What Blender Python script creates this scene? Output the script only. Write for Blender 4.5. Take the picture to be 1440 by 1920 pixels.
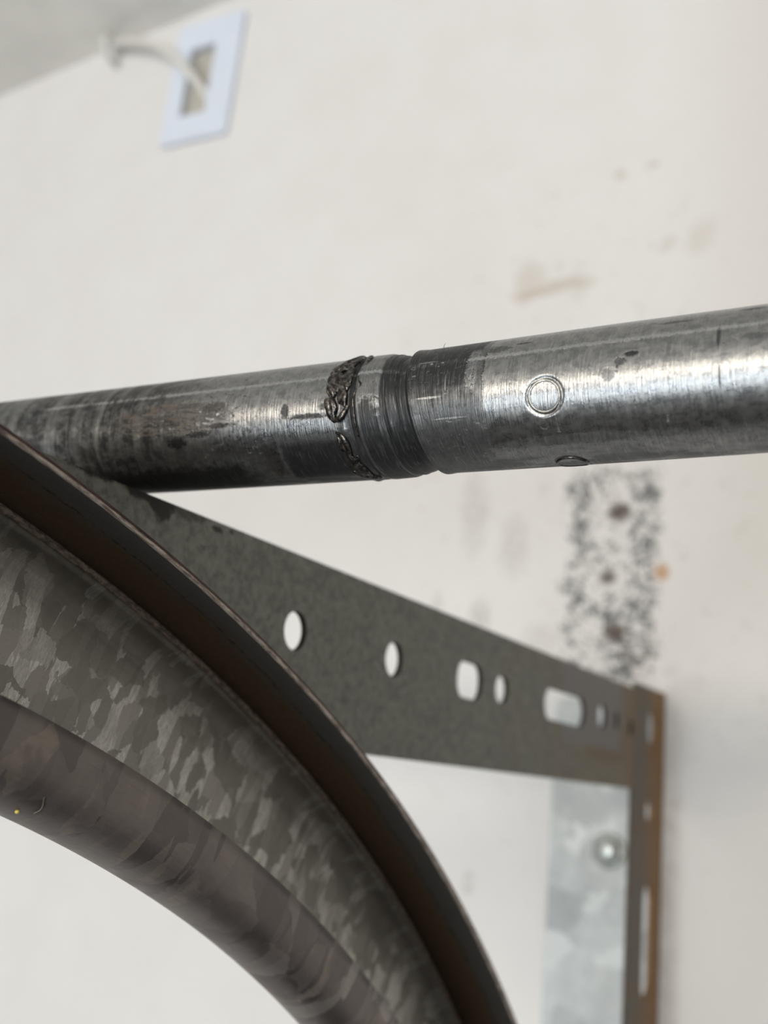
import bpy, bmesh, math, random
import numpy as np
from mathutils import Matrix, Vector

random.seed(7); rng = np.random.default_rng(7)
for o in list(bpy.data.objects):
    bpy.data.objects.remove(o)
scene = bpy.context.scene
col = scene.collection

# ------------------------------------------------------------------ frame
# Scene numbers are millimetres, measured from the lens; lens is H mm above the garage floor.
# X runs along the torsion tube (to the right), Y towards the front wall, Z up.
H = 2050.0
YW = 612.0                                   # inner face of the front wall


def P(x, y, z):
    return ((x) * .001, (y) * .001, (z + H) * .001)


# ------------------------------------------------------------------ camera
cam = bpy.data.cameras.new('camera')
cam_o = bpy.data.objects.new('camera', cam)
col.objects.link(cam_o)
right = Vector((0.87097989, 0.4836053, 0.08671761))
down = Vector((-0.04354899, 0.25179403, -0.96680052))
fwd = Vector((-0.48938483, 0.83828735, 0.24036807))
R3 = Matrix((right, -down, -fwd)).transposed()
cam_o.matrix_world = Matrix.Translation(P(0, 0, 0)) @ R3.to_4x4()
cam.sensor_fit = 'HORIZONTAL'
cam.sensor_width = 36.0
cam.lens = 2034.0 / 1440.0 * 36.0
cam.clip_start = 0.01
cam.clip_end = 50
cam.dof.use_dof = True
cam.dof.focus_distance = 0.206
cam.dof.aperture_fstop = cam.lens / 3.0
scene.camera = cam_o

# ------------------------------------------------------------------ light
scene.view_settings.view_transform = 'Standard'
scene.view_settings.look = 'None'
scene.view_settings.gamma = 1.0
scene.view_settings.use_curve_mapping = False
scene.view_settings.exposure = -0.41
world = bpy.data.worlds.new('world')
scene.world = world
world.use_nodes = True
bg = world.node_tree.nodes['Background']
bg.inputs[0].default_value = (0.75, 0.87, 1.0, 1)
bg.inputs[1].default_value = 0.5


def area(name, loc, target, sx, sy, power, color):
    l = bpy.data.lights.new(name, 'AREA')
    l.shape = 'RECTANGLE'; l.size = sx; l.size_y = sy
    l.energy = power; l.color = color
    o = bpy.data.objects.new(name, l)
    col.objects.link(o)
    o.location = loc
    d = Vector(target) - Vector(loc)
    o.rotation_euler = d.to_track_quat('-Z', 'Y').to_euler()
    return o


# area lights added behind the camera: cool by the back wall, warm overhead
area('added_cool_light', (-0.12, -3.95, 1.15), (-0.35, 0, 1.7), 2.1, 1.7, 168, (0.85, 0.94, 1.0))
warm_light = area('added_warm_light', (-0.1, -2.6, 2.36), (-0.2, 0, 1.5), 1.4, 0.35, 48, (1.0, 0.90, 0.78))


# ------------------------------------------------------------------ node helper
class G:
    def __init__(s, name):
        s.mat = bpy.data.materials.new(name)
        s.mat.use_nodes = True
        s.nt = s.mat.node_tree
        s.b = s.nt.nodes['Principled BSDF']

    def _in(s, sock, v):
        if v is None:
            return
        if isinstance(v, bpy.types.NodeSocket):
            s.nt.links.new(v, sock)
        else:
            if sock.type == 'RGBA' and len(v) == 3:
                v = (*v, 1)
            sock.default_value = v

    def node(s, t, **kw):
        n = s.nt.nodes.new(t)
        for k, v in kw.items():
            setattr(n, k, v)
        return n

    def m(s, op, a, b=None, c=None, clamp=False):
        n = s.node('ShaderNodeMath', operation=op, use_clamp=clamp)
        s._in(n.inputs[0], a); s._in(n.inputs[1], b); s._in(n.inputs[2], c)
        return n.outputs[0]

    def add(s, *a):
        r = a[0]
        for x in a[1:]:
            r = s.m('ADD', r, x)
        return r

    def mul(s, *a):
        r = a[0]
        for x in a[1:]:
            r = s.m('MULTIPLY', r, x)
        return r

    def mx(s, *a):
        r = a[0]
        for x in a[1:]:
            r = s.m('MAXIMUM', r, x)
        return r

    def uv(s):
        n = s.node('ShaderNodeUVMap')
        return n.outputs[0]

    def pos(s):        # world position in the scene's millimetres
        n = s.node('ShaderNodeNewGeometry')
        v = s.node('ShaderNodeVectorMath', operation='MULTIPLY_ADD')
        s._in(v.inputs[0], n.outputs['Position'])
        v.inputs[1].default_value = (1000, 1000, 1000)
        v.inputs[2].default_value = (0, 0, -H)
        return v.outputs[0]

    def sep(s, v):
        n = s.node('ShaderNodeSeparateXYZ'); s._in(n.inputs[0], v)
        return n.outputs[0], n.outputs[1], n.outputs[2]

    def comb(s, x, y, z=0.0):
        n = s.node('ShaderNodeCombineXYZ')
        s._in(n.inputs[0], x); s._in(n.inputs[1], y); s._in(n.inputs[2], z)
        return n.outputs[0]

    def scale(s, v, k):
        n = s.node('ShaderNodeVectorMath', operation='MULTIPLY')
        s._in(n.inputs[0], v); n.inputs[1].default_value = k
        return n.outputs[0]

    def vadd(s, a, b):
        n = s.node('ShaderNodeVectorMath', operation='ADD')
        s._in(n.inputs[0], a); s._in(n.inputs[1], b)
        return n.outputs[0]

    def noise(s, v, scale=1.0, detail=3.0, rough=.55, dist=0.0, out=0):
        n = s.node('ShaderNodeTexNoise')
        s._in(n.inputs['Vector'], v)
        n.inputs['Scale'].default_value = scale
        n.inputs['Detail'].default_value = detail
        n.inputs['Roughness'].default_value = rough
        n.inputs['Distortion'].default_value = dist
        return n.outputs[out]

    def vor(s, v, scale=1.0, feature='F1', rand=1.0):
        n = s.node('ShaderNodeTexVoronoi', feature=feature)
        s._in(n.inputs['Vector'], v)
        n.inputs['Scale'].default_value = scale
        n.inputs['Randomness'].default_value = rand
        return n

    def ss(s, x, a, b, lo=0.0, hi=1.0):
        n = s.node('ShaderNodeMapRange', interpolation_type='SMOOTHSTEP')
        s._in(n.inputs[0], x)
        n.inputs[1].default_value = a; n.inputs[2].default_value = b
        n.inputs[3].default_value = lo; n.inputs[4].default_value = hi
        return n.outputs[0]

    def box(s, u, v, u0, u1, v0, v1, su, sv=None):
        sv = su if sv is None else sv
        return s.mul(s.ss(u, u0 - su, u0 + su), s.ss(u, u1 - su, u1 + su, 1, 0),
                     s.ss(v, v0 - sv, v0 + sv), s.ss(v, v1 - sv, v1 + sv, 1, 0))

    def blob(s, u, v, cu, cv, ru, rv, ns=None, amt=0.0, a=.35, b=1.2):
        du = s.m('MULTIPLY', s.m('SUBTRACT', u, cu), 1.0 / ru)
        dv = s.m('MULTIPLY', s.m('SUBTRACT', v, cv), 1.0 / rv)
        d = s.m('ADD', s.m('MULTIPLY', du, du), s.m('MULTIPLY', dv, dv))
        if ns is not None:
            d = s.m('ADD', d, s.m('MULTIPLY', s.m('SUBTRACT', ns, .5), amt))
        return s.ss(d, a, b, 1, 0)

    def mix(s, f, a, b, blend='MIX'):
        n = s.node('ShaderNodeMix', data_type='RGBA', blend_type=blend)
        s._in(n.inputs['Factor'], f); s._in(n.inputs['A'], a); s._in(n.inputs['B'], b)
        # generic sockets share names; link through the colour ones
        for sock, val in ((n.inputs[6], a), (n.inputs[7], b), (n.inputs[0], f)):
            s._in(sock, val)
        return n.outputs[2]

    def fmix(s, f, a, b):
        return s.m('ADD', s.m('MULTIPLY', a, s.m('SUBTRACT', 1.0, f)), s.m('MULTIPLY', b, f))

    def ramp(s, f, stops):
        n = s.node('ShaderNodeValToRGB'); s._in(n.inputs[0], f)
        e = n.color_ramp.elements
        while len(e) < len(stops):
            e.new(.5)
        for el, (p, c) in zip(e, stops):
            el.position = p; el.color = (*c, 1)
        return n.outputs[0]

    def bump(s, h, strength=.3, dist=.0005, normal=None):
        n = s.node('ShaderNodeBump')
        n.inputs['Strength'].default_value = strength
        n.inputs['Distance'].default_value = dist
        s._in(n.inputs['Height'], h)
        if normal is not None:
            s._in(n.inputs['Normal'], normal)
        return n.outputs[0]

    def out(s, color=None, rough=None, metal=None, normal=None, spec=None):
        s._in(s.b.inputs['Base Color'], color)
        s._in(s.b.inputs['Roughness'], rough)
        s._in(s.b.inputs['Metallic'], metal)
        s._in(s.b.inputs['Normal'], normal)
        s._in(s.b.inputs['Specular IOR Level'], spec)
        return s.mat


def _mix(s, f, a, b, blend='MIX'):
    n = s.node('ShaderNodeMix', data_type='RGBA', blend_type=blend)
    s._in(n.inputs[0], f); s._in(n.inputs[6], a); s._in(n.inputs[7], b)
    return n.outputs[2]


G.mix = _mix
grey = lambda v: (v, v, v)


# ------------------------------------------------------------------ materials
def mat_wall():
    g = G('painted_drywall')
    p = g.pos(); x, y, z = g.sep(p)
    n1 = g.noise(p, .02, 4); n2 = g.noise(p, .12, 4, .6); n3 = g.noise(p, .33, 3, .65)
    base = g.mix(g.ss(n1, .35, .65), (.765, .748, .738), (.785, .770, .762))
    # faint scuffs over the paint, denser around the old bracket's place
    near = g.blob(x, z, -215, 190, 190, 260, n1, .8, .1, 1.2)
    scuff = g.mul(g.ss(n2, .56, .74), g.add(.03, g.mul(near, .20)))
    c = g.mix(scuff, base, (.42, .36, .30))
    # yellowish smear above the tube
    d = g.vadd(p, g.scale(g.noise(p, .02, 2, out=1), (30, 0, 30)))
    dx, dy, dz = g.sep(d)
    for (cx, cz, rx, rz, k) in ((-243, 322, 34, 7, .45), (-262, 332, 10, 22, .30), (-150, 345, 12, 14, .22),
                                (-200, 392, 7, 6, .35), (-181, 402, 5, 4, .4), (-172, 338, 7, 8, .25)):
        c = g.mix(g.mul(g.blob(dx, dz, cx + 15, cz + 15, rx, rz, n2, 1.0, 0, 1.2), k), c, (.44, .33, .23))
    # light falling off to the right, painted into the wall colour
    c = g.mix(g.mul(g.ss(g.add(x, g.mul(n1, 60)), -150, -60), .26), c, (.50, .43, .36))
    # grey smudges left of the footprint
    for (cx, cz, rx, rz, k) in ((-290, 172, 12, 34, .35), (-282, 104, 9, 15, .5), (-262, 150, 12, 26, .35),
                                (-312, 112, 6, 12, .3), (-278, -53, 5, 8, .45), (-240, 90, 16, 14, .3)):
        c = g.mix(g.mul(g.blob(x, z, cx, cz, rx, rz, n2, 1.6, 0, 1.1), g.ss(n3, .35, .6), k), c, (.30, .27, .23))
    # mildewed footprint of a bracket that was moved
    wob = g.m('MULTIPLY', g.m('SUBTRACT', n2, .5), 22)
    xx = g.add(x, wob); zz = g.add(z, wob)
    fp = g.box(xx, zz, -227, -170, 66, 197, 5, 7)
    inner = g.box(xx, zz, -213, -186, 78, 184, 7, 9)
    rim = g.m('SUBTRACT', fp, g.mul(inner, .62), clamp=True)
    low = g.mul(fp, g.ss(z, 150, 95))
    dens = g.mx(rim, g.mul(low, .8))
    v1 = g.noise(p, .30, 4, .72)
    speck = g.ss(g.add(v1, g.mul(dens, .13), g.mul(g.m('SUBTRACT', g.noise(p, .055, 2), .5), .30)), .575, .68)
    c = g.mix(g.mul(fp, speck, .92), c, (.085, .088, .095))
    c = g.mix(g.mul(fp, .05), c, (.30, .29, .27))
    halo = g.box(xx, zz, -250, -150, 60, 200, 14, 20)
    c = g.mix(g.mul(halo, g.ss(v1, .60, .72), .35), c, (.28, .26, .24))
    for (cx, cz, r, k) in ((-195, 168, 8.5, .95), (-200.5, 128.5, 7.0, .85), (-195, 95.5, 8.5, .9)):
        c = g.mix(g.mul(g.blob(x, z, cx, cz, r, r * .85, n3, 1.0, 0, 1.1), k), c, (.075, .048, .034))
    c = g.mix(g.mul(g.blob(x, z, -168.5, 131, 5.5, 6.5, n3, .8, 0, 1.1), .8), c, (.50, .25, .08))
    # shadow and dirt beside the angle, painted as a brown strip
    c = g.mix(g.mul(g.box(x, z, -172, -156, -400, 55, 6, 12), g.ss(n2, .2, .7), .30), c, (.30, .22, .15))
    h = g.add(g.mul(g.noise(p, .25, 4), 1.0), g.mul(g.noise(p, .05, 2), 1.5))
    return g.out(c, .75, 0.0, g.bump(h, .25, .0006))


def mat_plain(name, c, rough=.6, metal=0.0, var=.12, sc=.05, bump=.1):
    g = G(name)
    p = g.pos(); n = g.noise(p, sc, 4)
    cc = g.mix(g.ss(n, .3, .7), tuple(v * (1 - var) for v in c), tuple(min(1, v * (1 + var)) for v in c))
    return g.out(cc, rough, metal, g.bump(g.noise(p, sc * 6, 3), bump, .0004))


def mat_tube():
    g = G('worn_tube_steel')
    uv = g.uv(); u, v, _ = g.sep(uv)           # u = mm along the tube, v = mm around it
    sc1 = g.noise(g.scale(uv, (3.2, .22, 1)), 1.0, 4, .65)          # fine scratches round the tube
    sc2 = g.noise(g.scale(uv, (1.1, .05, 1)), 1.0, 3, .6)
    ax = g.noise(g.scale(uv, (.05, 1.3, 1)), 1.0, 3, .6)            # drawn lines along the tube
    big = g.noise(g.scale(uv, (.10, .16, 1)), 1.0, 4, .6)
    med = g.noise(g.scale(uv, (.42, .55, 1)), 1.0, 5, .65)
    fin = g.noise(g.scale(uv, (1.6, 1.9, 1)), 1.0, 4, .7)
    steel = g.mix(g.ss(med, .3, .7), (.25, .255, .265), (.40, .40, .395))
    steel = g.mix(g.mul(g.ss(sc1, .5, .72), .45), steel, (.70, .70, .68))
    # --- grease, scale and painted underside shade: 0 clean .. 1 black
    wu = g.add(u, g.mul(g.m('SUBTRACT', med, .5), 9.0))
    wv = g.add(v, g.mul(g.m('SUBTRACT', med, .5), 5.0))
    fu = g.add(u, g.mul(g.m('SUBTRACT', fin, .5), 2.4))
    fv = g.add(v, g.mul(g.m('SUBTRACT', fin, .5), 2.4))
    zone = g.ss(g.add(u, g.mul(big, 30)), -118, -150)
    mott = g.ss(g.add(g.mul(g.noise(g.scale(uv, (.30, .36, 1)), 1.0, 6, .7), .75), g.mul(sc2, .25)), .40, .56)
    rings = g.ss(g.noise(g.scale(uv, (.16, .012, 1)), 1.0, 3, .6), .62, .48, .45, 1.0)
    left = g.mul(zone, g.add(.56, g.mul(mott, .40)), rings)
    flecks = g.mul(g.ss(u, -128, -134), g.ss(u, -108, -114, 0, 1), g.ss(g.noise(g.scale(uv, (.55, .9, 1)), 1.0, 6, .72), .585, .63), .85)
    sleeve = g.mul(g.ss(fu, -81.6, -82.4), g.ss(u, -99.0, -97.0), g.ss(g.add(g.mul(med, .6), g.mul(sc2, .4), g.mul(v, .022)), .36, .56, .62, .95))
    band = g.mul(g.ss(u, -83.6, -82.2), g.ss(fu, -80.4, -81.2), .55)
    groove = g.mul(g.ss(u, -103.0, -102.3), g.ss(u, -95.6, -97.0), .95)
    rimd = g.mul(g.ss(wu, -113.5, -109.5), g.ss(u, -106.9, -108.2), .85)
    ring = g.mul(g.ss(u, -108.2, -107), g.ss(u, -102.2, -102.8), g.ss(g.add(med, g.mul(v, -.045)), .45, .62, .25, .92))
    low = g.mul(g.box(fu, fv, -127, -111, -18.5, -7.5, 1.0, 1.6), .93)
    grime_shade = g.mul(g.ss(g.add(v, g.mul(g.noise(g.scale(uv, (.06, .25, 1)), 1.0, 5, .65), 10)), -9.0, -14.5), g.ss(v, -34, -30), g.ss(g.noise(g.scale(uv, (.09, .20, 1)), 1.0, 5, .65), .36, .52, .30, .78))  # grime and painted shade together, patchy along the underside
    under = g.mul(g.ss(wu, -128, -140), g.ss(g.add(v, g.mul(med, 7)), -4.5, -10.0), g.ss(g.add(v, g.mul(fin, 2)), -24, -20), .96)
    cl = [grime_shade, under, left, flecks, sleeve, band, groove, rimd, ring, low]
    for (a, b, ra, rb, k, na) in ((-153, -6.2, 4.5, 2.0, 1.0, 2.0), (-147, -4.6, 5.0, 1.2, .9, 2.4), (-141.5, -3.2, 3.8, .8, .95, 2.2),
                                  (-143, 1.0, 5.0, 1.7, .80, 2.6), (-152, 2.0, 10, 1.0, .7, 2.4), (-163, 1.2, 6, 2.0, .7, 2.2),
                                  (-124.5, -1.5, 1.2, 2.2, .85, 2.4), (-119, -3.0, 6.0, .7, .9, 3.0), (-115.4, -1.2, 1.2, .9, .8, 2.4),
                                  (-53.0, 2.2, 1.9, .8, .95, 1.6), (-54.8, 1.0, 1.5, 1.0, .7, 2.2), (-57.0, -1.2, 1.4, 1.6, .5, 2.6),
                                  (-38.4, 3.8, .45, 3.4, .85, .8), (-79.0, 7.6, 3.5, 1.4, .75, 2.2), (-74.0, 8.6, 2.2, .5, .8, 2.0),
                                  (-69.5, -9.5, .9, .6, .8, 2.0), (-38.2, -3.6, .18, 2.6, .9, .4), (-46, 9.0, 4.0, .6, .7, 2.0), (-33, 3.0, 4.0, .9, .5, 3.0),
                                  (-64, -12.5, 16, 1.4, .4, 2.6), (-33.5, 10.6, 3.0, .6, .95, 1.0)):
        cl.append(g.mul(g.blob(u, v, a, b, ra, rb, fin, na, .2, .9), k))
    # thin cracks of old grease across the sleeve
    for (a, b, ra, rb) in ((-66.9, -9.4, .13, 1.5), (-52.6, -6.4, .14, 1.2), (-47.4, -9.2, .13, 1.4), (-55.4, .9, .10, 2.4), (-81.0, 4.0, .25, 5.0)):
        cl.append(g.mul(g.blob(fu, v, a, b, ra, rb), .85))
    grease = g.mx(*cl)  # grease and scale, with the painted underside shade
    # scuffs that cut back to bright metal
    bright = g.mul(g.ss(g.noise(g.scale(uv, (.55, 1.1, 1)), 1.0, 5, .7), .60, .68), g.ss(u, -98, -96), g.ss(u, -80, -82))
    edgeb = g.mul(g.box(fu, fv, -84.3, -82.2, -1.0, 8.0, .4, 1.0), g.ss(fin, .36, .48), 1.2)
    bright = g.mx(bright, edgeb)
    for (a, b, ra, rb) in ((-92.5, 6.3, 2.4, .30), (-92.0, -1.9, 3.6, .35), (-88.4, 0.9, .16, 2.2), (-88, -6.3, 4.5, .3)):
        bright = g.mx(bright, g.mul(g.blob(u, v, a, b, ra, rb, fin, 1.4, .2, .9), .9))
    grease = g.m('MULTIPLY', grease, g.m('SUBTRACT', 1.0, g.mul(bright, .8)))
    grease = g.m('MULTIPLY', grease, g.ss(sc1, .75, .5, .72, 1.0))
    # wrinkled brown scale at the left
    wr = g.mul(g.blob(wu, wv, -155, -.5, 18, 4.2, None, 0, .5, 1.1), g.ss(g.noise(g.scale(uv, (.30, 1.1, 1)), 1.0, 4, .6, 1.2), .42, .56))
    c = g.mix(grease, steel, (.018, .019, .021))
    c = g.mix(g.mul(wr, .75), c, (.20, .175, .155))
    # reflection along the tube, painted as a pale raised line
    reflect_line = g.mul(g.box(u, fv, -195, 600, 5.15, 5.85, .6, .25), .55)
    c = g.mix(g.mul(reflect_line, g.ss(grease, 1.0, .6)), c, (.72, .73, .74))
    rough = g.add(.235, g.mul(g.ss(med, .3, .7), .10), g.mul(grease, .14), g.mul(wr, .2))
    metal = g.fmix(g.mx(grease, wr), 1.0, .55)
    h = g.add(g.mul(sc1, 1.1), g.mul(sc2, .8), g.mul(ax, .12), g.mul(fin, g.add(.18, g.mul(wr, 3.0))), g.mul(grease, .5), g.mul(reflect_line, .6))
    grv = g.mul(g.box(u, v, -109, -96, -60, 60, .3, 1), g.noise(g.scale(uv, (1.1, .02, 1)), 1.0, 2, .5))
    h = g.add(h, g.mul(grv, .9))
    return g.out(c, rough, metal, g.bump(h, .52, .00022))


def shards(g, vec, sc, rot, stretch, warp):
    """crystals of one growth direction: random value per crystal"""
    n = g.node('ShaderNodeMapping'); g._in(n.inputs[0], vec)
    n.inputs['Rotation'].default_value = (0, 0, rot); n.inputs['Scale'].default_value = (1.0, stretch, 1)
    d = g.vadd(n.outputs[0], g.scale(g.noise(n.outputs[0], sc * 1.5, 3, .65, out=1), (warp, warp, 0)))
    v = g.vor(d, sc)
    return g.sep(v.outputs['Color'])[0]


def spangle(g, uv, sc, warp):
    """feathery zinc: big grains, each filled with shards that run its own way"""
    d = g.vadd(uv, g.scale(g.noise(uv, sc * .9, 3, .6, out=1), (warp * 2, warp * 2, 0)))
    big = g.vor(d, sc * .42)
    b0, b1, _ = g.sep(big.outputs['Color'])
    s1 = shards(g, uv, sc, .5, .28, warp); s2 = shards(g, uv, sc, 1.6, .30, warp); s3 = shards(g, uv, sc, 2.7, .26, warp)
    k = g.fmix(g.ss(b0, .33, .36), s1, g.fmix(g.ss(b0, .66, .69), s2, s3))
    return b1, k


def mat_web():
    g = G('spangled_zinc_track')
    uv = g.uv(); u, v, _ = g.sep(uv)
    b, k = spangle(g, uv, .34, 2.3)
    feather = g.noise(g.scale(uv, (1.6, .30, 1)), 1.0, 4, .7, 1.5)
    big = g.noise(uv, .035, 3)
    base = g.mix(g.ss(g.add(g.mul(k, .5), g.mul(b, .5)), .15, .85), (.245, .235, .205), (.42, .40, .37))
    grain = g.noise(uv, 1.3, 5, .75)
    sp = g.mul(g.ss(k, .56, .68), g.ss(b, .15, .45), g.ss(big, .30, .50))
    base = g.mix(g.mul(sp, g.add(.12, g.mul(g.ss(grain, .3, .7), .30), g.mul(g.ss(feather, .40, .62), .50))), base, (.86, .85, .80))
    base = g.mix(g.mul(g.ss(grain, .52, .68), .30), base, (.17, .155, .13))
    base = g.mix(g.mul(g.ss(k, .22, .10), .35), base, (.17, .165, .155))
    pit = g.ss(g.noise(uv, 1.0, 3, .7), .69, .75)
    base = g.mix(g.mul(pit, .8), base, (.04, .035, .03))
    # roller grease plus painted shade, darkening the web towards the outer fold
    st = g.noise(g.scale(uv, (.04, .5, 1)), 1.0, 4, .6)
    base = g.mix(g.mul(g.ss(g.add(v, g.mul(big, 10), g.mul(st, 6)), 30.0, 45.0), .80), base, (.060, .052, .043))
    fin = g.noise(uv, .55, 5, .7)
    rough = g.add(.40, g.mul(k, .22), g.mul(fin, .12))
    h = g.add(g.mul(fin, 1.0), g.mul(grain, .6), g.mul(k, .5), g.mul(pit, -1.2))
    return g.out(base, rough, .5, g.bump(h, .30, .0003))


def mat_inner_lip():
    g = G('spangled_zinc_tinted')
    uv = g.uv(); u, v, _ = g.sep(uv)
    b, k = spangle(g, uv, .17, 3.0)
    soft = g.noise(uv, .09, 4, .6)
    base = g.mix(g.ss(g.add(g.mul(k, .35), g.mul(b, .35), g.mul(soft, .5)), .3, .9), (.108, .090, .086), (.180, .155, .142))
    base = g.mix(g.mul(g.ss(k, .66, .8), g.ss(soft, .46, .58), .5), base, (.27, .22, .185))
    base = g.mix(g.mul(g.ss(k, .30, .18), .5), base, (.075, .062, .062))
    base = g.mix(g.mul(g.ss(k, .62, .74), g.ss(b, .35, .6), g.ss(u, 200, 300), .60), base, (.36, .345, .325))
    fin = g.noise(uv, .5, 5, .7)
    st = g.noise(g.scale(uv, (.1, 1.4, 1)), 1.0, 3)
    base = g.mix(g.mul(g.ss(st, .5, .7), .25), base, (.10, .085, .08))
    return g.out(base, g.add(.36, g.mul(k, .18)), .6, g.bump(g.add(fin, g.mul(k, .4)), .25, .0003))


def mat_grease():
    g = G('greasy_brown_steel')
    uv = g.uv(); u, v, _ = g.sep(uv)           # v = mm from the cut edge towards the fold
    st = g.noise(g.scale(uv, (.06, .7, 1)), 1.0, 4, .65)
    fin = g.noise(g.scale(uv, (.5, 1.0, 1)), 1.0, 5, .7)
    big = g.noise(uv, .05, 3)
    c = g.mix(g.ss(g.add(v, g.mul(big, 8)), 8.0, 15.0), (.052, .048, .044), (.058, .032, .014))
    c = g.mix(g.mul(g.ss(fin, .5, .72), .6), c, (.09, .065, .045))
    pit = g.ss(g.noise(g.scale(uv, (.25, .7, 1)), 1.0, 4, .65), .66, .73)
    c = g.mix(pit, c, (.006, .005, .004))
    line = g.mul(g.box(u, g.add(v, g.mul(big, 3)), 0, 900, 8.2, 8.9, 1, .3), g.ss(fin, .45, .55))
    c = g.mix(g.mul(line, .9), c, (.004, .004, .004))
    return g.out(c, g.add(.48, g.mul(fin, .25)), .35, g.bump(g.add(fin, st), .4, .0004))


def mat_crease():
    g = G('rubbed_fold')
    uv = g.uv()
    n = g.noise(g.scale(uv, (.45, 1.2, 1)), 1.0, 5, .7)
    c = g.mix(g.ss(n, .38, .62), (.06, .046, .034), (.20, .16, .125))
    return g.out(c, .6, .3, g.bump(n, .5, .0004))


def mat_cut(name, a, b, k=.5):
    g = G(name)
    uv = g.uv()
    n = g.noise(g.scale(uv, (.22, 1.5, 1)), 1.0, 5, .7)
    return g.out(g.mix(g.ss(n, .4, .6), a, b), .65, .2, g.bump(n, k, .0003))


def mat_bracket():
    g = G('dull_zinc_bracket')
    p = g.pos(); x, y, z = g.sep(p)
    n = g.noise(p, .45, 4, .65); m = g.noise(p, .16, 4, .6); b = g.noise(p, .03, 3)
    v = g.vor(p, .35); cv, _, _ = g.sep(v.outputs['Color'])
    c = g.mix(g.ss(n, .36, .66), (.115, .118, .102), (.205, .208, .18))
    c = g.mix(g.mul(g.ss(cv, .6, 1.0), .35), c, (.24, .245, .215))
    c = g.mix(g.mul(g.ss(m, .5, .7), .4), c, (.085, .088, .08))
    # bluish reflection painted on the zinc, and rust by the wall end
    c = g.mix(g.mul(g.box(g.add(y, g.mul(m, 10)), z, 452, 532, 24, 70, 3, 5), .85), c, (.175, .195, .225))
    rust = g.mx(g.ss(g.add(y, g.mul(m, 60)), 550, 578), g.mul(g.ss(g.add(y, g.mul(b, 140)), 440, 560), .45))
    c = g.mix(g.mul(rust, g.ss(n, .2, .55), .85), c, (.185, .105, .042))
    c = g.mix(g.mul(g.blob(y, z, 505, 21, 32, 3.0, m, 1.2), .6), c, (.15, .09, .04))
    # near-black patches along the top edge, below the tube
    ym = g.add(y, g.mul(g.m('SUBTRACT', m, .5), 14))
    for (cy, cz, ry, rz, k) in ((181, 56, 5.5, 4.6, .97), (174, 58, 9.0, 3.0, .97), (190, 56.8, 6.0, 2.6, .6), (160, 59, 14, 3.0, .95),
                                (201.5, 55.6, 2.6, .9, .85), (207, 56.2, 2.0, .8, .8), (196, 50.0, .8, .7, .8)):
        c = g.mix(g.mul(g.blob(ym, z, cy, cz, ry, rz, n, 1.0, .3, .9), k), c, (.016, .014, .012))
    h = g.add(n, g.mul(m, .6), g.mul(g.ss(z, 20.8, 23.0), 1.6))
    return g.out(c, g.add(.48, g.mul(n, .2)), .45, g.bump(h, .3, .0005))


def mat_angle():
    g = G('bright_zinc_angle')
    p = g.pos(); x, y, z = g.sep(p)
    d = g.vadd(p, g.scale(g.noise(p, .06, 3, .6, out=1), (14, 14, 14)))
    a = g.vor(d, .05); ca, cb, _ = g.sep(a.outputs['Color'])
    n = g.noise(p, .09, 3)
    c = g.mix(g.ss(g.add(g.mul(ca, .6), g.mul(n, .6)), .25, .95), (.36, .38, .388), (.52, .545, .55))
    c = g.mix(g.mul(g.ss(n, .55, .75), .3), c, (.62, .64, .64))
    return g.out(c, g.add(.42, g.mul(cb, .18)), .55, g.bump(n, .15, .0005))


def mat_rust():
    g = G('rusted_zinc_flange')
    p = g.pos(); x, y, z = g.sep(p)
    n = g.noise(p, .06, 5, .65); f = g.noise(p, .4, 4, .7)
    c = g.mix(g.ss(g.add(y, g.mul(n, 40)), 582, 622), (.135, .120, .100), (.25, .135, .052))
    c = g.mix(g.mul(g.ss(n, .55, .7), .6), c, (.17, .085, .035))
    c = g.mix(g.mul(g.ss(f, .55, .7), .4), c, (.30, .20, .11))
    return g.out(c, .68, .3, g.bump(g.add(n, f), .4, .0006))


def mat_burr():
    g = G('greasy_steel_burr')
    p = g.pos()
    n = g.noise(p, 1.2, 4, .65)
    c = g.mix(g.ss(n, .4, .68), (.03, .028, .028), (.19, .17, .155))
    return g.out(c, .27, .8, g.bump(g.noise(p, 2.4, 3), .35, .00025))


def mat_concrete():
    g = G('garage_concrete')
    p = g.pos(); n = g.noise(p, .004, 5, .6)
    return g.out(g.mix(g.ss(n, .3, .7), (.055, .056, .058), (.09, .09, .092)), .55, 0.0, g.bump(g.noise(p, .05, 4), .2, .002))


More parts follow.
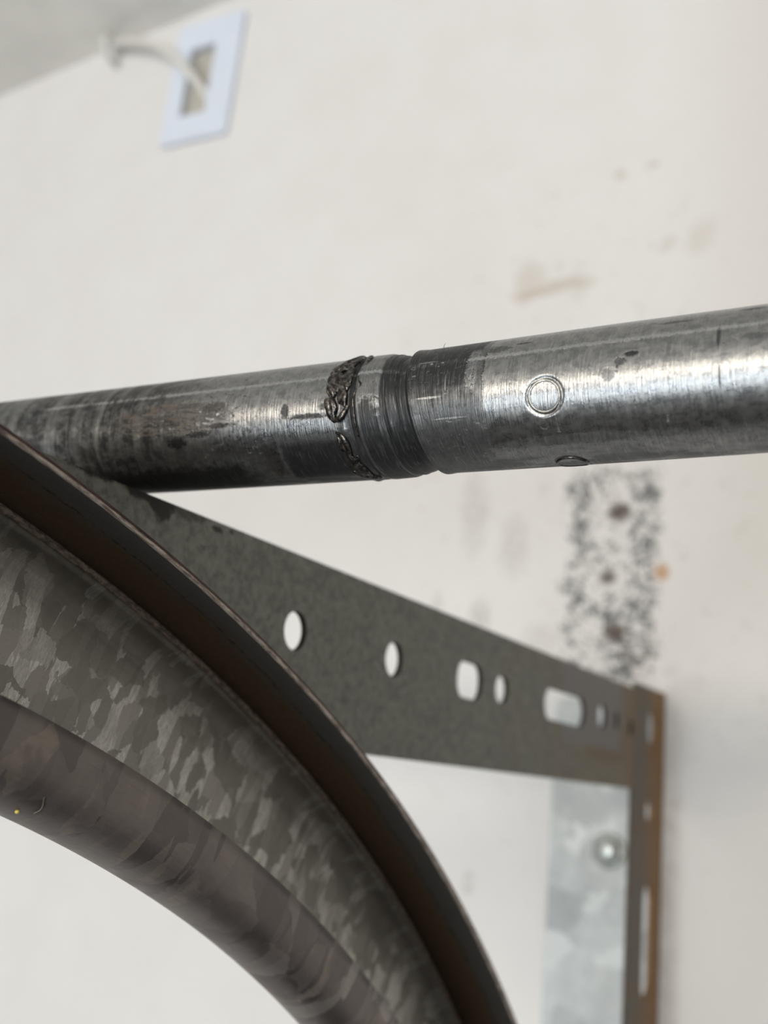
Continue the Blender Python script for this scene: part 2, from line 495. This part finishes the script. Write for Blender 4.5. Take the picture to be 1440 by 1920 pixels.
M = dict(
    wall=mat_wall(), ceiling=mat_plain('ceiling_paint', (.86, .845, .805), .85, 0, .05, .02, .15),
    room=mat_plain('room_paint', (.36, .34, .31), .85, 0, .06, .004), floor=mat_concrete(),
    cavity=mat_plain('raw_drywall_cavity', (.50, .47, .415), .9, 0, .08, .05),
    tube=mat_tube(), burr=mat_burr(), web=mat_web(), inner=mat_inner_lip(), grease=mat_grease(), crease=mat_crease(),
    cut_tan=mat_cut('bare_cut_edge', (.16, .12, .10), (.50, .43, .37)), cut_rust=mat_cut('rusty_cut_edge', (.030, .014, .012), (.075, .034, .026)),
    bracket=mat_bracket(), angle=mat_angle(), rust=mat_rust(),
    plate=mat_plain('white_plastic', (.73, .785, .90), .35, 0, .02, .03, .03),
    cable=mat_plain('white_cable_jacket', (.72, .71, .68), .4, 0, .03, .05, .03),
    bolt=mat_plain('zinc_plated_bolt', (.62, .66, .65), .42, .7, .06, .2, .05),
    speck=mat_plain('yellow_paint', (.80, .68, .14), .5), trim=mat_plain('window_trim_paint', (.75, .75, .73), .5),
    thread=mat_plain('grey_fibre', (.22, .20, .14), .7),
    hole_edge=mat_plain('rusted_punched_edge', (.022, .015, .010), .8, 0, .3, .5),
    door=mat_plain('dark_door_paint', (.055, .050, .046), .6, 0, .1, .01),
)


# ------------------------------------------------------------------ mesh helpers
def link(name, me, mat=None, parent=None):
    o = bpy.data.objects.new(name, me)
    col.objects.link(o)
    if mat is not None and me is not None:
        me.materials.append(mat)
    if parent is not None:
        o.parent = parent
        o.matrix_parent_inverse = parent.matrix_world.inverted()
    return o


def tag(o, label=None, cat=None, group=None, kind=None):
    for k, v in (('label', label), ('category', cat), ('group', group), ('kind', kind)):
        if v:
            o[k] = v
    return o


def empty(name, loc):
    o = bpy.data.objects.new(name, None)
    col.objects.link(o)
    o.location = loc
    o.empty_display_size = .02
    bpy.context.view_layer.update()
    return o


def box(name, x0, x1, y0, y1, z0, z1, mat, parent=None, bevel=0.0):
    bm = bmesh.new()
    vs = [bm.verts.new(P(x, y, z)) for x in (x0, x1) for y in (y0, y1) for z in (z0, z1)]
    for f in ((0, 1, 3, 2), (4, 6, 7, 5), (0, 4, 5, 1), (2, 3, 7, 6), (0, 2, 6, 4), (1, 5, 7, 3)):
        bm.faces.new([vs[i] for i in f])
    if bevel:
        bmesh.ops.bevel(bm, geom=bm.edges[:], offset=bevel * .001, segments=2, affect='EDGES')
    bmesh.ops.recalc_face_normals(bm, faces=bm.faces)
    me = bpy.data.meshes.new(name); bm.to_mesh(me); bm.free()
    return link(name, me, mat, parent)


def grid(name, V, mat, parent=None, uv=None, close=False, smooth=True, flip=False):
    """V: (n,m,3) millimetre positions -> quad grid; uv: (n,m,2)"""
    n, m = V.shape[:2]
    co = V.reshape(-1, 3) * .001
    co[:, 2] += H * .001
    i = np.arange(n - 1)[:, None]; mm = m if close else m - 1
    j = np.arange(mm)[None, :]; j2 = (j + 1) % m
    f = np.stack([i * m + j, i * m + j2, (i + 1) * m + j2, (i + 1) * m + j], -1).reshape(-1, 4)
    if flip:
        f = f[:, ::-1]
    me = bpy.data.meshes.new(name)
    me.vertices.add(len(co)); me.vertices.foreach_set('co', co.ravel())
    me.loops.add(f.size); me.loops.foreach_set('vertex_index', f.ravel().astype(np.int32))
    me.polygons.add(len(f))
    me.polygons.foreach_set('loop_start', np.arange(0, f.size, 4, dtype=np.int32))
    me.polygons.foreach_set('use_smooth', np.full(len(f), smooth))
    if uv is not None:
        l = me.uv_layers.new(name='UVMap')
        if close:       # the last column of faces would wrap: give it the value past the wrap
            u = np.concatenate([uv, uv[:, :1]], 1); u[:, -1, 1] += uv[0, -1, 1] - uv[0, 0, 1] + (uv[0, 1, 1] - uv[0, 0, 1])
            ii = np.broadcast_to(i, (n - 1, mm)); jj = np.broadcast_to(j, (n - 1, mm))
            q = np.stack([u[ii, jj], u[ii, jj + 1], u[ii + 1, jj + 1], u[ii + 1, jj]], 2).reshape(-1, 4, 2)
        else:
            q = uv.reshape(-1, 2)[f if not flip else f[:, ::-1]]
        if flip:
            q = q[:, ::-1]
        l.data.foreach_set('uv', q.reshape(-1).astype(np.float32))
    me.update(calc_edges=True)
    me.validate()
    return link(name, me, mat, parent)


def sheet(name, outlines, thick, to_world, mat, parent=None, bevel=0.0):
    """flat plate with real holes: outlines are lists of 2-D points, the first the outer one"""
    cu = bpy.data.curves.new(name, 'CURVE')
    cu.dimensions = '2D'; cu.fill_mode = 'BOTH'
    cu.extrude = thick / 2 - bevel; cu.bevel_depth = bevel; cu.bevel_resolution = 2
    cu.offset = -bevel
    for pts in outlines:
        s = cu.splines.new('POLY'); s.points.add(len(pts) - 1); s.use_cyclic_u = True
        for sp, (a, b) in zip(s.points, pts):
            sp.co = (a, b, 0, 1)
    tmp = bpy.data.objects.new(name, cu); col.objects.link(tmp)
    dg = bpy.context.evaluated_depsgraph_get()
    me = bpy.data.meshes.new_from_object(tmp.evaluated_get(dg))
    bpy.data.objects.remove(tmp); bpy.data.curves.remove(cu)
    me.name = name
    for v in me.vertices:
        v.co = P(*to_world(*v.co))
    me.materials.clear()
    bm = bmesh.new(); bm.from_mesh(me)
    bmesh.ops.remove_doubles(bm, verts=bm.verts, dist=1e-6)
    bmesh.ops.recalc_face_normals(bm, faces=bm.faces)
    bm.to_mesh(me); bm.free()
    return link(name, me, mat, parent)


def slot(cx, cy, w, h, n=10):
    """obround or circle outline, w x h"""
    r = min(w, h) / 2; pts = []
    dx, dy = w / 2 - r, h / 2 - r
    for q, (sx, sy) in enumerate(((1, 1), (-1, 1), (-1, -1), (1, -1))):
        for k in range(n + 1):
            a = (q + k / n) * math.pi / 2
            pts.append((cx + sx * dx + r * math.cos(a), cy + sy * dy + r * math.sin(a)))
    return pts


def rrect(cx, cy, w, h, r, n=5):
    pts = []
    for q, (sx, sy) in enumerate(((1, 1), (-1, 1), (-1, -1), (1, -1))):
        for k in range(n + 1):
            a = (q + k / n) * math.pi / 2
            pts.append((cx + sx * (w / 2 - r) + r * math.cos(a), cy + sy * (h / 2 - r) + r * math.sin(a)))
    return pts


def catmull(pts, per=8):
    p = np.array(pts, float)
    p = np.vstack([2 * p[0] - p[1], p, 2 * p[-1] - p[-2]])
    out = []
    for i in range(1, len(p) - 2):
        for t in np.linspace(0, 1, per, endpoint=False):
            a, b, c, d = p[i - 1:i + 3]
            out.append(.5 * ((2 * b) + (-a + c) * t + (2 * a - 5 * b + 4 * c - d) * t * t + (-a + 3 * b - 3 * c + d) * t ** 3))
    out.append(p[-2])
    return np.array(out)


def sweep(name, path, mat, parent=None, sides=10, flat=None):
    """path: rows of x,y,z,radius -> round rod with closed ends; flat(k) -> (wide, thin, normal)"""
    pth = catmull(path)
    c = pth[:, :3]; rad = np.maximum(pth[:, 3], .02)
    T = np.gradient(c, axis=0); T /= np.linalg.norm(T, axis=1)[:, None]
    N = np.array([0, 0, 1.0]) if abs(T[0][2]) < .9 else np.array([1.0, 0, 0])
    V = []
    ang = np.linspace(0, 2 * math.pi, sides, endpoint=False)
    for k in range(len(c)):
        if flat is not None:
            N = np.array(flat(c[k]))
        N = N - T[k] * N.dot(T[k]); N /= np.linalg.norm(N)
        B = np.cross(T[k], N)
        wf, tf = (1.0, 1.0) if flat is None else (1.0, .55)
        V.append(c[k] + rad[k] * (np.outer(np.cos(ang) * tf, N) + np.outer(np.sin(ang) * wf, B)))
    V = np.array(V)
    V = np.concatenate([np.repeat(V[:1].mean(1, keepdims=True), sides, 1), V, np.repeat(V[-1:].mean(1, keepdims=True), sides, 1)], 0)
    return grid(name, V, mat, parent, close=True)


# ------------------------------------------------------------------ the room
CZ0, CS = 622.6, .0758                         # ceiling height at x = -837.7 and its slope along x
zc = lambda x: CZ0 + CS * (x + 837.7)
XL, XR, YB = -1200.0, 2600.0, -4000.0
ZF = -H
# opening behind the cable plate
PCX, PCZ, PTILT = -572.0, 567.0, math.radians(2.0)


def plate_pt(a, b):
    return PCX + a * math.cos(PTILT) + b * math.sin(PTILT), PCZ - a * math.sin(PTILT) + b * math.cos(PTILT)


hole = [plate_pt(a - 4.5, b) for a, b in rrect(0, -1, 29, 68, 2)]
wall = sheet('wall_front', [[(XL, ZF), (XR, ZF), (XR, zc(XR) + 5), (XL, zc(XL) + 5)], hole], 12.7,
             lambda a, b, c: (a, YW + 6.35 + c, b), M['wall'])
tag(wall, 'off-white painted front wall with mildew stains', kind='structure')
sheet('wall_cavity_back', [[plate_pt(a - 4.5, b) for a, b in rrect(0, -1, 28.6, 67.6, 2)]], 3, lambda a, b, c: (a, YW + 8 + c, b), M['cavity'], wall)


def slab(name, pts, th, mat):
    """thick slab from four corner points, thickened along th"""
    bm = bmesh.new()
    a = [bm.verts.new(P(*p)) for p in pts]
    b = [bm.verts.new(P(p[0] + th[0], p[1] + th[1], p[2] + th[2])) for p in pts]
    bm.faces.new(a); bm.faces.new(b[::-1])
    for k in range(4):
        bm.faces.new((a[k], b[k], b[(k + 1) % 4], a[(k + 1) % 4]))
    bmesh.ops.recalc_face_normals(bm, faces=bm.faces)
    me = bpy.data.meshes.new(name); bm.to_mesh(me); bm.free()
    return link(name, me, mat)


tag(slab('ceiling', [(XL, YW, zc(XL)), (XR, YW, zc(XR)), (XR, YB, zc(XR)), (XL, YB, zc(XL))], (0, 0, 15), M['ceiling']),
    'pale grey painted ceiling meeting the wall', kind='structure')
tag(slab('floor', [(XL, YW, ZF), (XR, YW, ZF), (XR, YB, ZF), (XL, YB, ZF)], (0, 0, -100), M['floor']), 'grey concrete garage floor', kind='structure')
tag(slab('wall_left', [(XL, YW, ZF), (XL, YB, ZF), (XL, YB, zc(XL)), (XL, YW, zc(XL))], (-15, 0, 0), M['room']), 'painted side wall', kind='structure')
tag(slab('wall_right', [(XR, YW, ZF), (XR, YB, ZF), (XR, YB, zc(XR)), (XR, YW, zc(XR))], (15, 0, 0), M['room']), 'painted far side wall', kind='structure')
tag(slab('wall_back', [(XL, YB, ZF), (XR, YB, ZF), (XR, YB, zc(XR)), (XL, YB, zc(XL))], (0, -15, 0), M['room']), 'painted back wall with an added window frame', kind='structure')

# ------------------------------------------------------------------ torsion tube
AY, AZ = 182.3, 72.6


def tube_r(xs):
    return np.interp(xs, [-130, -112, -96, -82, -58, 0], [12.66, 12.62, 12.44, 12.54, 12.68, 12.7])


def tube_dz(x):
    return np.interp(x, [-400, -210, -165, -140, -110, -95, -60], [2.0, .62, .12, -.05, -.27, -.08, 0])


def tilt(xs, th):
    amp = np.interp(xs, [-125, -109, -96, -84], [0, 1.0, 2.0, 0])
    return -amp * np.sin(th)


def joint(xs):
    return np.interp(xs, [-111, -109.3, -108.9, -108.4, -108.0, -107.2, -103.4, -102.8, -102.4, -101.6, -101.3, -100.6, -99.6, -98.8, -97.4, -96.9, -96.4, -95.9, -94.5],
                     [0, .10, -.40, -.30, .12, .20, .16, .02, -.28, -.30, -.15, -.42, -.60, -1.15, -1.15, -.5, .18, .16, 0])


def on_tube(x, thd, h=0.0):
    th = math.radians(thd)
    r = float(tube_r(x)) + h
    return (x, AY - r * math.cos(th), AZ + float(tube_dz(x)) + r * math.sin(th))


th_vis = np.radians(np.arange(-118, 82, 1.0))
th_hid = np.radians(np.linspace(82, 242, 26)[:-1])
TH = np.concatenate([th_vis, th_hid])


def bumps(x, th):
    """stamped rings, dents and lumps on the surface"""
    d = np.zeros_like(x)
    for (cx, ct) in ((-68.7, -17.5), (-67.4, -93)):
        dd = np.hypot(x - cx, (th - math.radians(ct)) * 12.7)
        d += -.30 * np.exp(-((dd - 3.35) / .28) ** 2)
    # ragged step of the left part's end
    d += .16 * np.exp(-((x + 110.6) / .8) ** 2) * (1 + np.sin(th * 9) * .6 + np.sin(th * 23 + 1) * .5)
    # wrinkled scale
    m = np.exp(-((x + 155) / 15) ** 2) * np.exp(-((th + .05) / .25) ** 2)
    d += m * .09 * np.sin(th * 46 + np.sin(x * .35) * 2.2 + x * .12) * (.6 + .4 * np.sin(x * .8 + th * 9))
    # the painted reflection line, raised slightly
    d += .05 * np.exp(-((th - math.radians(25)) * 12.7 / .35) ** 2) * (x > -109) + .05 * np.exp(-((th - math.radians(25)) * 12.7 / .35) ** 2) * (x <= -112)
    return d


def tube_part(name, xs, parent, label=None):
    S, T = np.meshgrid(xs, TH, indexing='ij')
    X = S + tilt(S, T)
    r = tube_r(S) + joint(S) + bumps(X, np.where(T > math.pi, T - 2 * math.pi, T))
    V = np.stack([X, AY - r * np.cos(T), AZ + tube_dz(X) + r * np.sin(T)], -1)
    uv = np.stack([S, T * 12.7], -1)
    o = grid(name, V, M['tube'], parent, uv, close=True)
    if label:
        o['label'] = label
    return o


tube = empty('torsion_tube', P(-108, AY, AZ - 12.7))
tag(tube, 'scratched grey steel tube crossing the picture, with a dark grooved joint', 'tube')
a = lambda *k: np.concatenate(k)
tube_part('tube', a([-1200, -600, -300], np.arange(-230, -170, .8), np.arange(-170, -112, .3), np.arange(-112, -108.89, .12), [-108.8]), tube,
          'darker left section blackened with grease')
tube_part('joint_collar', np.arange(-108.8, -96.45, .12), tube, 'dark collar with a deep groove')
tube_part('tube_sleeve', a(np.arange(-96.56, -93, .12), np.arange(-93, -73, .3), np.arange(-73, -62, .12), np.arange(-62, -20, .35), [-15, 0, 60, 300, 900, 2600]), tube,
          'brighter brushed right section')


def surf_ring(name, cx, ct, rad, minor, h, parent, n=72, sides=10, oval=1.0, mat=None):
    V = []
    for k in range(n):
        a_ = 2 * math.pi * k / n
        row = []
        for q in range(sides):
            b_ = 2 * math.pi * q / sides
            d = rad + minor * math.cos(b_)
            row.append(on_tube(cx + d * math.cos(a_) * oval, ct + math.degrees(d * math.sin(a_) / 12.7), h + minor * math.sin(b_)))
        V.append(row)
    V.append(V[0])
    return grid(name, np.array(V), mat or mat_ring, parent, close=True)


mat_ring = mat_plain('rubbed_ring_steel', (.52, .51, .49), .28, 1.0, .35, 1.0, .3)
surf_ring('stamped_ring', -68.7, -17.5, 2.85, .27, -.08, tube)['label'] = 'small round ring stamped into the sleeve'
surf_ring('stamped_ring', -69.2, -19.0, 3.45, .16, -.17, tube)
surf_ring('stamped_ring', -67.4, -93, 2.85, .30, -.12, tube, mat=M['burr'])

# curled burrs of greasy metal at the joint: rows of (x, degrees round, height, radius)
BURRS = [
    [(-112.6, -16, .35, .35), (-111.9, -19, .6, .55), (-110.9, -18, .75, .6), (-110.0, -13, .6, .55), (-109.3, -7, .3, .4)],
    [(-112.6, -30, .2, .25), (-111.4, -33, .55, .5), (-110.5, -39, .8, .6), (-110.5, -47, .7, .6), (-110.9, -54, .5, .5), (-110.0, -59, .2, .3)],
    [(-109.2, -54, .2, .3), (-110.0, -62, .4, .5), (-111.4, -66, .3, .4), (-112.4, -68, .1, .25)],
    [(-112.4, -74, .1, .4), (-110.8, -80, .2, .9), (-109.2, -86, .3, .9), (-108.0, -92, .15, .5)],
    [(-109.4, 62, .1, .3), (-108.3, 54, .35, .6), (-107.9, 44, .3, .5), (-108.0, 36, .1, .3)],
    [(-107.9, 8, .10, .18), (-108.3, -2, .25, .24), (-108.1, -12, .25, .24), (-107.9, -24, .22, .22), (-107.8, -36, .10, .16)],
    [(-107.4, 7, .1, .12), (-107.0, 12, .2, .2), (-107.6, 16, .2, .2), (-108.1, 22, .1, .14)],
]
for b in BURRS:
    path = [(*on_tube(x, t, h), r) for (x, t, h, r) in b]
    sweep('burr', path, M['burr'], tube, 10,
          flat=lambda c: (0.0, c[1] - AY, c[2] - AZ))


def flake(cx, ct, la, lb, rot, lift, ridge, seed):
    """leaf of smeared metal lying on the tube: lens-shaped, one end lifted, ridged along its length"""
    n, m = 14, 40
    V = []
    for k, rho in enumerate(np.concatenate([np.linspace(0.02, 1, n), np.linspace(.97, .02, 5)])):
        top = k < n
        row = []
        for q in range(m):
            a_ = 2 * math.pi * q / m
            rr = rho * (1 + .10 * math.sin(3 * a_ + seed) + .07 * math.sin(5 * a_ + 2 * seed))
            s_, t_ = rr * math.cos(a_), rr * math.sin(a_)
            dx = la * s_ * math.cos(rot) - lb * t_ * math.sin(rot)
            dv = la * s_ * math.sin(rot) + lb * t_ * math.cos(rot)
            e = math.sqrt(max(0, 1 - rho * rho))
            h = .30 + lift * (.5 + .5 * s_) + ((.40 * e + ridge * math.sin(t_ * 7 + seed) * e) if top else -.30 * e)
            row.append(on_tube(cx + dx, ct + math.degrees(dv / 12.7), h))
        V.append(row)
    return grid('burr', np.array(V), M['burr'], tube, close=True)


for f in ((-111.9, 41, 2.2, 1.6, .9, .25, .12, 0.3), (-110.9, 50, 1.4, 1.3, 1.1, .15, .10, 1.1), (-113.0, 33, 2.0, 1.0, .5, .3, .12, 2.0),
          (-112.1, 15, 2.5, 1.7, 2.5, .45, .12, 3.1), (-110.8, 4, 1.0, 2.1, .2, .35, .08, 4.2), (-113.2, 8, 1.3, 1.0, 2.2, .4, .1, 0.9),
          (-113.1, -9, 2.1, 1.0, 1.75, .5, .05, 5.0), (-110.3, 24, 1.0, 2.2, .1, .2, .06, 2.7),
          (-111.5, -43, 1.6, .7, 1.9, .4, .06, 1.7), (-110.2, -70, 1.3, 2.6, .2, .15, .08, 3.7)):
    flake(f[0], f[1], f[2] * 1.22, f[3] * 1.35, *f[4:])
# a hair of swarf standing on the sleeve
sweep('swarf_hair', [(*on_tube(-93.6, 70, -.1), .06), (*on_tube(-93.7, 72, .5), .05), (*on_tube(-93.5, 73, 1.0), .04)], M['burr'], tube, 5)

# ------------------------------------------------------------------ curved track
TC = (10.7, -442.8)                          # centre of the bend (y, z)


def track_path(n=220):
    """(y, z, outward y, outward z, arc length) from the horizontal run round to the vertical one"""
    rows = []
    for y in np.linspace(-420, TC[0], 8, endpoint=False):
        rows.append((y, TC[1], 0.0, 1.0, (y - TC[0])))
    for k in range(n + 1):
        a_ = math.pi / 2 * (1 - k / n)
        rows.append((TC[0], TC[1], math.cos(a_), math.sin(a_), 480 * (math.pi / 2 - a_)))
    for z in np.linspace(TC[1], ZF + 5, 12)[1:]:
        rows.append((TC[0], z, 1.0, 0.0, 480 * math.pi / 2 + TC[1] - z))
    return np.array(rows)


PATH = track_path()


def strip(name, prof, mat, parent, label=None, closed=False, v0=0.0):
    """sweep a profile of (x, r) along the track path; closed profiles give the sheet its thickness"""
    pr = np.array(prof, float)
    y = PATH[:, 0][:, None] + PATH[:, 2][:, None] * pr[None, :, 1]
    z = PATH[:, 1][:, None] + PATH[:, 3][:, None] * pr[None, :, 1]
    x = np.broadcast_to(pr[None, :, 0], y.shape)
    d = np.concatenate([[0], np.cumsum(np.hypot(*np.diff(pr, axis=0).T))]) + v0
    uv = np.stack([np.broadcast_to(PATH[:, 4][:, None], y.shape), np.broadcast_to(d[None, :], y.shape)], -1)
    o = grid(name, np.stack([x, y, z], -1), mat, parent, uv, close=closed)
    if label:
        o['label'] = label
    return o


def thick(prof, t):
    """close an open profile by offsetting it by t to its left"""
    p = np.array(prof, float)
    T = np.gradient(p, axis=0); T /= np.linalg.norm(T, axis=1)[:, None]
    N = np.stack([-T[:, 1], T[:, 0]], 1)
    return np.vstack([p, (p + N * t)[::-1]])


def arc2(cx, cr, rad, a0, a1, n):
    return [(cx + rad * math.cos(math.radians(t)), cr + rad * math.sin(math.radians(t))) for t in np.linspace(a0, a1, n)]


track = empty('door_track', P(-150, 0, ZF))
tag(track, 'curved galvanized garage door track, greasy brown inside its upper lip', 'track')
# profile seen from the open side; x to the right (towards the door), r outwards from the bend's centre
web_prof = [(-162.6, 462.0), (-162.6, 470), (-162.6, 478)] + [(-162.6, 484)] + arc2(-154.6, 492.0, 8.0, 180, 128, 7) + [(-158.4, 499.4)]
lip_in = arc2(-153.9, 460.2, 8.7, 180, 360, 15) + [(-145.1, 462.5), (-145.0, 466.0)]
flange = [(-138.9, 502.6), (-143, 502.5), (-150, 502.0), (-156, 501.4), (-158.0, 500.9)]
strip('web', thick(web_prof, 1.1), M['web'], track, 'spangled grey zinc web of the track', True)
strip('inner_lip', thick(lip_in, -1.1), M['inner'], track, 'brownish rounded lower lip', True)
strip('outer_lip', thick(flange, -1.1), M['grease'], track, 'upper lip coated in dark brown grease', True)
strip('fold_ridge', arc2(-159.0, 500.6, 1.1, -80, 60, 6), M['crease'], track, 'rubbed tan ridge along the fold')
strip('cut_edge', [(-139.4, 502.52), (-138.80, 502.45), (-138.62, 502.62), (-138.58, 503.05)], M['cut_tan'], track, 'bare tan cut edge')
strip('cut_edge', [(-138.58, 503.05), (-138.62, 503.6), (-138.85, 503.82), (-139.6, 503.80)], M['cut_rust'], track, 'rusty red-brown cut edge')
# speck and thread stuck to the lower lip


def lip_pt(yz_angle, prof_deg, h):
    h += 1.1
    x = -153.9 + (8.7 + h) * math.cos(math.radians(prof_deg)); r = 460.2 + (8.7 + h) * math.sin(math.radians(prof_deg))
    return (x, TC[0] + r * math.cos(math.radians(yz_angle)), TC[1] + r * math.sin(math.radians(yz_angle)))


SPK = (73.35, 293.0)
THR = ((73.0, 302), (73.0, 312), (73.2, 324))
sweep('yellow_speck', [(*lip_pt(SPK[0], SPK[1], -.05), .15), (*lip_pt(SPK[0], SPK[1] + 1.2, .12), .34), (*lip_pt(SPK[0], SPK[1] + 2.6, .12), .34), (*lip_pt(SPK[0], SPK[1] + 3.8, -.05), .15)],
      M['speck'], track, 10)['label'] = 'tiny yellow speck'
sweep('thread', [(*lip_pt(THR[0][0], THR[0][1], .05), .07), (*lip_pt(THR[1][0], THR[1][1], .12), .07), (*lip_pt(THR[2][0], THR[2][1], .05), .05)], M['thread'], track, 6)

# ------------------------------------------------------------------ perforated bracket
XBK = -163.9
br = empty('perforated_bracket', P(XBK, 300, 7.3))
tag(br, 'dull grey perforated steel bracket running back to the wall under the tube', 'bracket')
holes = [slot(239.8, 37, 10.4, 10.4), slot(295.2, 37, 10.6, 10.6), rrect(351.6, 37.2, 20.5, 12.6, 5.2), slot(380.4, 37.4, 11.6, 10.0),
         slot(450.5, 37.4, 50, 12.8), slot(500, 38.5, 12, 11), slot(521.5, 38.6, 6, 8), slot(545.5, 37, 5, 8),
         slot(180, 37, 10.4, 10.4), slot(120, 37, 10.4, 10.4), slot(40, 37, 40, 12.6), slot(-80, 37, 40, 12.6), slot(-200, 37, 40, 12.6)]
leg = sheet('perforated_leg', [[(-330, 7.3), (553, 7.3), (553, 57.5), (-330, 57.5)]] + holes, 1.9,
      lambda a, b, c: (XBK - .95 + c, a, b), M['bracket'], br, .3)
leg.data.materials.append(M['hole_edge'])
for f_ in leg.data.polygons:                  # raw punched edges inside the holes
    c_ = f_.center
    if abs(f_.normal.x) < .8 and 14 < c_.z * 1000 - H < 52 and c_.y * 1000 < 549 and c_.y * 1000 > -325:
        f_.material_index = 1
box('top_leg', XBK - 26, XBK - .9, -330, 553, 55.6, 57.4, M['bracket'], br, .4)

# ------------------------------------------------------------------ wall angle
an = empty('wall_angle', P(-195, YW, ZF))
tag(an, 'galvanized slotted steel angle screwed to the wall, its standing flange rusty', 'angle')
sheet('wall_flange', [[(-228, ZF + 2), (-164.4, ZF + 2), (-164.4, 56), (-228, 56)]], 2.4,
      lambda a, b, c: (a, YW - 1.3 + c, b), M['angle'], an, .3)
fh = [slot(584.5, 40, 17, 19), slot(584, -3, 13, 12), slot(585, -67, 16, 55)]
zz = -130
while zz > ZF + 120:
    fh += [slot(584, zz, 13, 12), slot(585, zz - 62, 16, 55)]; zz -= 130
sheet('standing_flange', [[(553.4, ZF + 2), (YW - 2.7, ZF + 2), (YW - 2.7, 61), (553.4, 61)]] + fh, 2.4,
      lambda a, b, c: (XBK - 1.2 + c, a, b), M['rust'], an, .3)


def lag_bolt(x, z, y_face, parent):
    """washer-head screw with a domed top, pointing out of the wall"""
    prof = [(0.01, 6.6), (2.0, 6.5), (4.0, 6.0), (5.6, 5.0), (6.4, 3.8), (6.5, 1.8), (7.2, 1.5), (9.6, .9), (9.8, .4), (9.8, -.2)]
    n = 40
    V = []
    for r, h in prof:
        row = []
        for k in range(n):
            t = 2 * math.pi * k / n
            hexr = 1.0
            if 1.8 <= h <= 5.0 and r < 7:
                hexr = 1.0 / math.cos(((t + math.pi / 6) % (math.pi / 3)) - math.pi / 6) * .94
            row.append((x + r * hexr * math.cos(t), y_face - h, z + r * hexr * math.sin(t)))
        V.append(row)
    return grid('lag_bolt', np.array(V), M['bolt'], parent, close=True)


for bz in (-26.0, -330.0, -700.0, -1200.0, -1700.0):
    lag_bolt(-193, bz, YW - 2.5, an)

# ------------------------------------------------------------------ dark closed door below the frame, added to darken the tube's reflections
door = empty('added_garage_door', P(1100, 552, ZF)); tag(door, 'unseen dark sectional garage door below the tube, added to darken its reflections', 'door')
for k in range(3):
    z0 = ZF + 4 + k * 526
    pn = box('added_door_panel', -116, 2350, 532, 572, z0, z0 + 522, M['door'], door, 3)
    for q in range(4):
        x0 = -60 + q * 600
        box('added_raised_field', x0, x0 + 520, 526, 533, z0 + 80, z0 + 440, M['door'], pn, 3)

# ------------------------------------------------------------------ cable plate, cable and clip
plate = empty('cable_plate', P(PCX, YW, PCZ - 58))
tag(plate, 'pale bluish-white plastic wall plate with a tall rectangular opening', 'wall plate')
sheet('plate', [[plate_pt(a, b) for a, b in rrect(0, 0, 72, 118, 3)], [plate_pt(a - 4.5, b) for a, b in rrect(0, -1, 27, 66, 1.5)]], 5.5,
      lambda a, b, c: (a, YW - 2.8 + c, b), M['plate'], plate, 1.2)
for sz in (47, -48):
    sx_, sz_ = plate_pt(0, sz)
    V = np.array([[(sx_ + r * math.cos(t), YW - 5.5 - h, sz_ + r * math.sin(t)) for t in np.linspace(0, 2 * math.pi, 16, endpoint=False)]
                  for r, h in ((.05, .5), (1.6, .45), (2.6, .25), (3.0, -.2))])
    grid('plate_screw', V, M['plate'], plate, close=True)

cable_pts = [(-688, 604, 648, 3.6), (-686, 601, 634, 3.6), (-676, 598, 625, 3.8),
             (-652, 594, 617, 4.1), (-625, 592, 606, 4.2), (-600, 594, 589, 4.2), (-580, 600, 569, 4.2), (-567, 612, 550, 4.1), (-564, 618, 542, 4.0)]
tag(sweep('cable', cable_pts, M['cable'], None, 14), 'thin white cable looping from the ceiling corner into the wall plate', 'cable')
clip = empty('cable_clip', P(-676, YW, 622))
tag(clip, 'small white plastic clip holding the cable at the ceiling corner', 'clip')
sweep('clip_saddle', [(-682, 611, 634, 3.0), (-680, 600, 634, 3.2), (-678, 592, 628, 3.4), (-678, 591, 620, 3.4), (-679, 598, 612, 3.2), (-680, 611, 611, 3.0)], M['cable'], clip, 12)
sweep('clip_nail', [(-682, 611, 637, 3.6), (-681, 596, 637, 3.6), (-681, 588, 636.5, 3.4), (-681, 586, 636.5, 1.2)], M['cable'], clip, 12)

# ------------------------------------------------------------------ window frame and lamp housing added, unseen, around the two area lights
win = empty('added_window_1', P(-350, YB, -1500)); tag(win, 'wide window frame added on the back wall, unseen', kind='structure')
for nm, x0, x1, z0, z1 in (('added_window_frame', -1190, 980, -120, -60), ('added_window_frame', -1190, 980, -1540, -1480)):
    box(nm, x0, x1, YB + 1, YB + 40, z0, z1, M['trim'], win, 2)

lamp = empty('added_shop_lamp', P(-100, -2600, 330)); tag(lamp, 'added white shop lamp hanging under the ceiling, unseen behind the viewer', 'lamp')
bpy.context.view_layer.update()
LM = warm_light.matrix_world


def lamp_box(name, sx, sy, z0, z1):
    o = box(name, 0, 1, 0, 1, 0, 1, M['trim'])
    cs = [(x, y, z) for x in (-sx, sx) for y in (-sy, sy) for z in (z0, z1)]
    for v, c in zip(o.data.vertices, cs):
        v.co = LM @ Vector(c)
    o.parent = lamp; o.matrix_parent_inverse = lamp.matrix_world.inverted()
    return o


lamp_box('added_lamp_housing', .72, .19, .01, .06)
for hx in (-.6, .6):
    t = LM @ Vector((hx, 0, .05))
    sweep('added_hanging_wire', [(t.x * 1000, t.y * 1000, t.z * 1000 - H, 2.0), (t.x * 1000, t.y * 1000, (t.z * 1000 - H + zc(t.x * 1000)) / 2, 2.0), (t.x * 1000, t.y * 1000, zc(t.x * 1000), 2.0)], M['trim'], lamp, 8)
